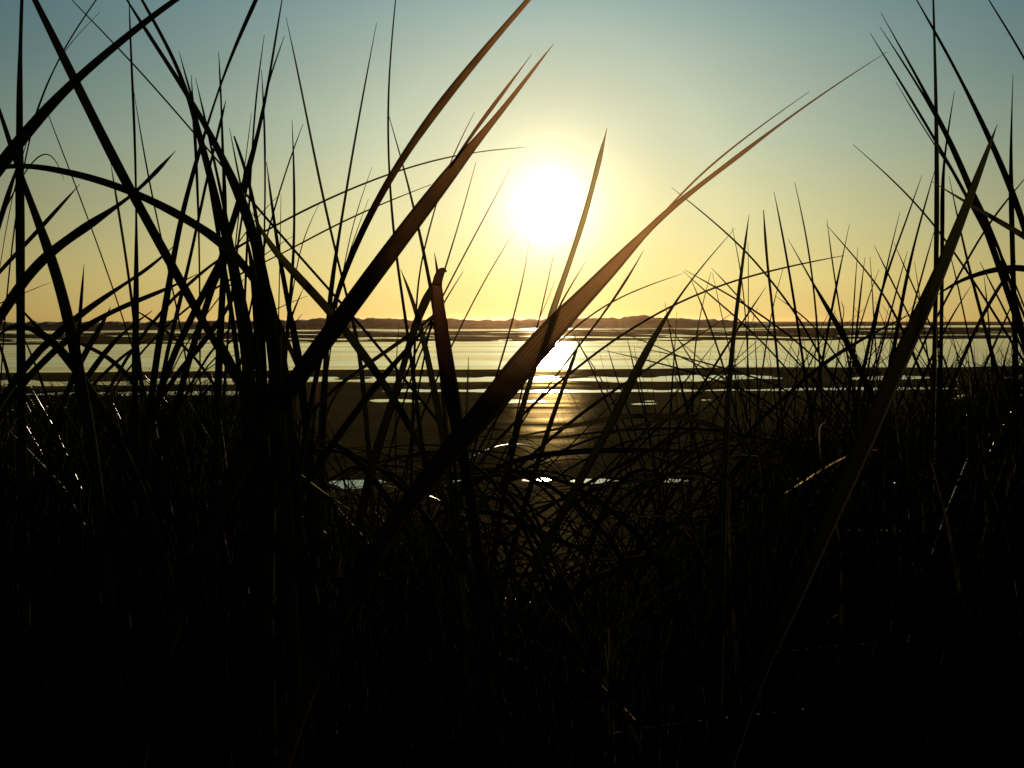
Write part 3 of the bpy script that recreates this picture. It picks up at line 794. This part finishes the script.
leaf('fine leaf descending in the sea gap beside the crossing leaves', '964,262,.6 972,280,1.8 979,305,2.2 986,330,2.4 995,362,2.6')
leaf('leaf descending to the frame edge beneath the broad arched leaf', '980,262,.6 990,282,1.8 1001,303,2.2 1010,321,2.6 1024,353,2.8')
leaf('needle with its tip beside the tall stem base over the low sky', '934,232,.7 927,256,1.8 918,290,2.2 911,316,2.4 902,352,2.6')
leaf('bright-edged stem low in the thicket beneath the broad arched leaf', '1016,294,.6 1006,319,2.2 990,354,2.8 978,381,3.2 966,412,3.4', 'h', d=1.4)
# --- bent and fallen blades in the lower thicket
leaf('dark arched blade lying over the sand, uppermost of the flattened ones', '495,441,.6 517,435.5,2 550,431,3 575,426,4 600,419,5 620,416,5.5 645,413,6 678,415.5,6 703,421,6 722,427,5.5 742,437,6 765,454,6 790,485,6', 'o', d=1.0)
leaf('straight flattened blade just beneath the uppermost arched one', '538,441,.6 575,433.5,2.2 620,428,3 670,426.5,3.2 720,428,3.2 755,433,3.4 790,446,3.6', 'g')
leaf('flattened blade with one bright sun glint on its back', '713,411,.6 700,412,1.8 683,413,2.8 665,417,3.2 633,428,3.4 617,431.5,2.8 590,438,3 560,447,3.2 528,468,3.4', 'h', d=1.3)
leaf('thick dark flattened blade across the middle of the sand', '737,455,.5 720,452.5,1.2 703,451,3 670,450,4.4 628,450,6.2 600,450,7 567,451,7.4 533,455,7.4 510,459,6.6 490,468,6.4 466,490,6.4', 'g', d=.95)
leaf('blade slanting up over the sand from the bright pool to the streaked stem', '716,416,.5 695,427,2.6 670,440,4 645,453,4.2 620,466,4.4 590,481,4.4 560,498,4.4 528,520,4.4', 'g')
leaf('leaf fallen outward from the sand toward the streaked stem', '630,449,.5 648,455,3 687,468,4.2 718,478,5.2 745,489,5.4 782,514,5.4', 'g')
leaf('lit-edged blade bowed over the pool beside the streaked stem', '700,476,.5 682,473.5,2 653,477,3 620,484,3 600,488,3 570,495,3.2 528,512,3.4', 'y')
leaf('pale level blade lying low under the bright pool', '672,550,.5 650,556,2 620,560,3 575,559,3.2 542,561,3.2 510,564,3.2 488,569,3.4 462,586,3.4', 'y', d=1.5)
leaf('dark blade falling outward below the bright pool', '614,558,.6 600,556,2.4 580,551,5 550,538,7 525,525,7.2 500,512,6.6 478,502,6 458,512,6 440,545,6', 'g')
leaf('dark blade falling outward beneath the pale level one', '606,610,.6 600,605,3 575,592,5.4 550,580,6.2 518,569,6 495,568,6 470,590,6', 'g')
leaf('long dark blade rising diagonally under the flattened ones', '748,520,.6 713,537,6 670,553,8 628,563,8.4 603,575,7.6 575,590,7 545,608,7', 'g', d=.85)
leaf('second dark diagonal blade lower down with a lit underside', '730,546,.6 712,558,3.2 655,597,5 610,630,6 570,664,6', 'y', d=.9)
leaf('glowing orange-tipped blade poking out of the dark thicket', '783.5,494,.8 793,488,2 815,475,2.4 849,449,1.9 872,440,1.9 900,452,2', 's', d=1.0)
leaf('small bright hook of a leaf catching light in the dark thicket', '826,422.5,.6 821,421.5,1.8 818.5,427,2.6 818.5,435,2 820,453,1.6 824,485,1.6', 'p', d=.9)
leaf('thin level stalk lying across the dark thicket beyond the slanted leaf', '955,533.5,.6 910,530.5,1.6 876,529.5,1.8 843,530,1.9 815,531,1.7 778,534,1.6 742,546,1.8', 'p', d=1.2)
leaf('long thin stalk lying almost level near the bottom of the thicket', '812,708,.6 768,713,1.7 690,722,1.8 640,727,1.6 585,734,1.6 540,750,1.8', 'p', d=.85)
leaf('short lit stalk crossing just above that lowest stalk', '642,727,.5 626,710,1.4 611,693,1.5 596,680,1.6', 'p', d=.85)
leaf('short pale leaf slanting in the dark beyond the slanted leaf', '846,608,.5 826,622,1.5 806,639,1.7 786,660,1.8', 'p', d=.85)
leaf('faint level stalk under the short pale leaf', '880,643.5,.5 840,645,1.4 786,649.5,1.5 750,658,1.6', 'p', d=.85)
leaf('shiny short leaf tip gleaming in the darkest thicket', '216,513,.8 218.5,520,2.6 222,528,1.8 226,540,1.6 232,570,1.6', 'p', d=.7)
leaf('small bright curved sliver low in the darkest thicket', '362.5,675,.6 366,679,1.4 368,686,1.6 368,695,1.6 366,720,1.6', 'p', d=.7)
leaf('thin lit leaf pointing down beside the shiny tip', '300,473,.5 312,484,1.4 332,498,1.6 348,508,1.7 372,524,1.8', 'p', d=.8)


# ------------------------------------------------------------------ thin single blades of the tangle over the water
rt = random.Random(41)
for k in range(104):
    px = rt.triangular(630, 1040, 880)
    py = rt.uniform(300, 385) - (25 if px > 930 else 0)
    ln = rt.uniform(90, 190)
    sl = rt.gauss(0, .5)
    w = rt.uniform(1.2, 2.4)
    bend = rt.uniform(-14, 14)
    s = ' '.join('%.1f,%.1f,%.2f' % (px + sl * ln * t + bend * t * t, py + ln * t, max(.5, w * min(1, t * 2.2))) for t in (0, .25, .5, .75, 1))
    leaf('thin wisp in the dense tangle over the sea strip, crossed by many others', s, 'g' if k % 3 else 'y', group='wisps tangled over the sea strip')

# ------------------------------------------------------------------ the uncountable thicket
ENV = [(-200, 380), (0, 385), (60, 388), (130, 378), (200, 372), (260, 352), (300, 385), (330, 470), (380, 485), (430, 480), (480, 508), (530, 560), (580, 575),
       (640, 550), (700, 495), (760, 440), (830, 410), (900, 390), (960, 370), (1030, 335), (1250, 330)]


def env(px):
    for (x0, y0), (x1, y1) in zip(ENV, ENV[1:]):
        if px <= x1:
            return y0 + (y1 - y0) * max(0, (px - x0) / (x1 - x0))
    return ENV[-1][1]


rf = random.Random(5)
verts, faces, along, lit = [], [], [], []
N_FILL = 9000
made = 0
while made < N_FILL:
    px = rf.uniform(-160, 1190)
    d = .8 + 3.6 * rf.random() ** 1.15
    base = at(px, 384, d)
    base.z = ground(base.x, base.y) - .02
    rowb = HOR + (CAMZ - base.z) / base.y * F
    e = env(px)
    yt = e + (abs(rf.gauss(0, 1)) * 60 if rf.random() < .6 else rf.uniform(0, 40)) - (rf.random() < .07) * rf.uniform(0, 45)
    if yt > rowb - 25:
        yt = rowb - rf.uniform(25, 110)
        if yt < e - 8: continue
    tip_px = px + rf.gauss(0, 85)
    if yt < env(tip_px) - 12: continue
    top = at(tip_px, yt, d * rf.uniform(.9, 1.1))
    L = (top - base).length
    if L > 1.5: continue
    side = Vector((rf.gauss(0, 1), rf.gauss(0, .5), 0)) * .17 * L
    mid = base.lerp(top, .55) + Vector((0, 0, .10 * L)) + side
    w0 = rf.uniform(.0030, .0070)
    ns = 7
    start = len(verts)
    pts = []
    for i in range(ns + 1):
        t = i / ns
        pts.append(base * (1 - t) ** 2 + mid * (2 * t * (1 - t)) + top * t * t)
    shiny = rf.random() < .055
    ang0 = rf.uniform(0, math.pi)
    for i in range(ns + 1):
        t = i / ns
        tg = (pts[min(i + 1, ns)] - pts[max(i - 1, 0)]).normalized()
        s = tg.cross(Vector((math.sin(ang0), math.cos(ang0), .13)))
        if s.length < 1e-4: s = Vector((1, 0, 0))
        s.normalize()
        n = s.cross(tg)
        w = w0 * (1 - t ** 2.2) + .0004
        for (u, h) in ((-1, 0), (0, .55), (1, 0), (0, .2)):
            verts.append(tuple(pts[i] + s * (u * w * .5) + n * (h * w * .5)))
            along.append(t)
    for i in range(ns):
        for k in range(4):
            a = start + i * 4 + k; c = start + i * 4 + (k + 1) % 4
            faces.append((a, c, c + 4, a + 4))
    lit.extend([1 if shiny else 0] * (ns * 4))
    made += 1
for k in range(420):                                                # fine loose blades before the water and sand
    px = rf.triangular(560, 1060, 860)
    d = rf.uniform(1.6, 3.6)
    base = at(px, 384, d)
    base.z = ground(base.x, base.y) - .02
    tip = at(px + rf.gauss(0, 95), rf.uniform(335, 480) + max(0, 700 - px) * .35, d * rf.uniform(.9, 1.1))
    mid = base.lerp(tip, .5) + Vector((rf.gauss(0, .05), 0, .08))
    w0 = rf.uniform(.002, .0036)
    ns = 8
    start = len(verts)
    pts = [base * (1 - t) ** 2 + mid * (2 * t * (1 - t)) + tip * t * t for t in [i / ns for i in range(ns + 1)]]
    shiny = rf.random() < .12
    ang0 = rf.uniform(0, math.pi)
    for i in range(ns + 1):
        t = i / ns
        tg = (pts[min(i + 1, ns)] - pts[max(i - 1, 0)]).normalized()
        s = tg.cross(Vector((math.sin(ang0), math.cos(ang0), .3))).normalized()
        n = s.cross(tg)
        w = w0 * (1 - t ** 2.2) + .0004
        for (u, h) in ((-1, 0), (0, .55), (1, 0), (0, .2)):
            verts.append(tuple(pts[i] + s * (u * w * .5) + n * (h * w * .5)))
            along.append(t)
    for i in range(ns):
        for k2 in range(4):
            a = start + i * 4 + k2; c = start + i * 4 + (k2 + 1) % 4
            faces.append((a, c, c + 4, a + 4))
    lit.extend([1 if shiny else 0] * (ns * 4))
for k in range(190):                                                # bent blades arching over one another
    px = rf.triangular(330, 900, 700)
    d = rf.uniform(.9, 3.2)
    base = at(px, 384, d)
    base.z = ground(base.x, base.y) - .02
    sgn = 1 if rf.random() < .5 else -1
    reach = rf.uniform(150, 400) * sgn
    lim = env(px + reach) - 70
    apex = max(lim, 425) + abs(rf.gauss(0, 1)) * 60
    c1 = at(px + reach * .22, apex - 12, d)
    c2 = at(px + reach * .62, apex - 22, d * rf.uniform(.9, 1.1))
    tip = at(px + reach, apex + rf.uniform(5, 90), d * rf.uniform(.85, 1.15))
    if c1.z < base.z + .1: continue
    w0 = rf.uniform(.0036, .0078)
    ns = 14
    start = len(verts)
    pts = [base * (1 - t) ** 3 + c1 * (3 * t * (1 - t) ** 2) + c2 * (3 * t * t * (1 - t)) + tip * t ** 3 for t in [i / ns for i in range(ns + 1)]]
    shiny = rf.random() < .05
    ang0 = rf.uniform(0, math.pi)
    for i in range(ns + 1):
        t = i / ns
        tg = (pts[min(i + 1, ns)] - pts[max(i - 1, 0)]).normalized()
        s = tg.cross(Vector((math.sin(ang0), math.cos(ang0), .5))).normalized()
        n = s.cross(tg)
        w = w0 * (1 - t ** 2.2) + .0004
        for (u, h) in ((-1, 0), (0, .55), (1, 0), (0, .2)):
            verts.append(tuple(pts[i] + s * (u * w * .5) + n * (h * w * .5)))
            along.append(t)
    for i in range(ns):
        for k2 in range(4):
            a = start + i * 4 + k2; c = start + i * 4 + (k2 + 1) % 4
            faces.append((a, c, c + 4, a + 4))
    lit.extend([1 if shiny else 0] * (ns * 4))
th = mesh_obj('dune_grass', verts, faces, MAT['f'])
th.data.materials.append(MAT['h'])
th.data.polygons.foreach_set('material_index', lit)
a_ = th.data.attributes.new('along', 'FLOAT', 'POINT')
a_.data.foreach_set('value', along)
th['kind'] = 'stuff'
th['label'] = 'dense dark thicket of dune grass covering the dune in front of the beach'
th['category'] = 'dune grass'
print('LEAVES', count[0])
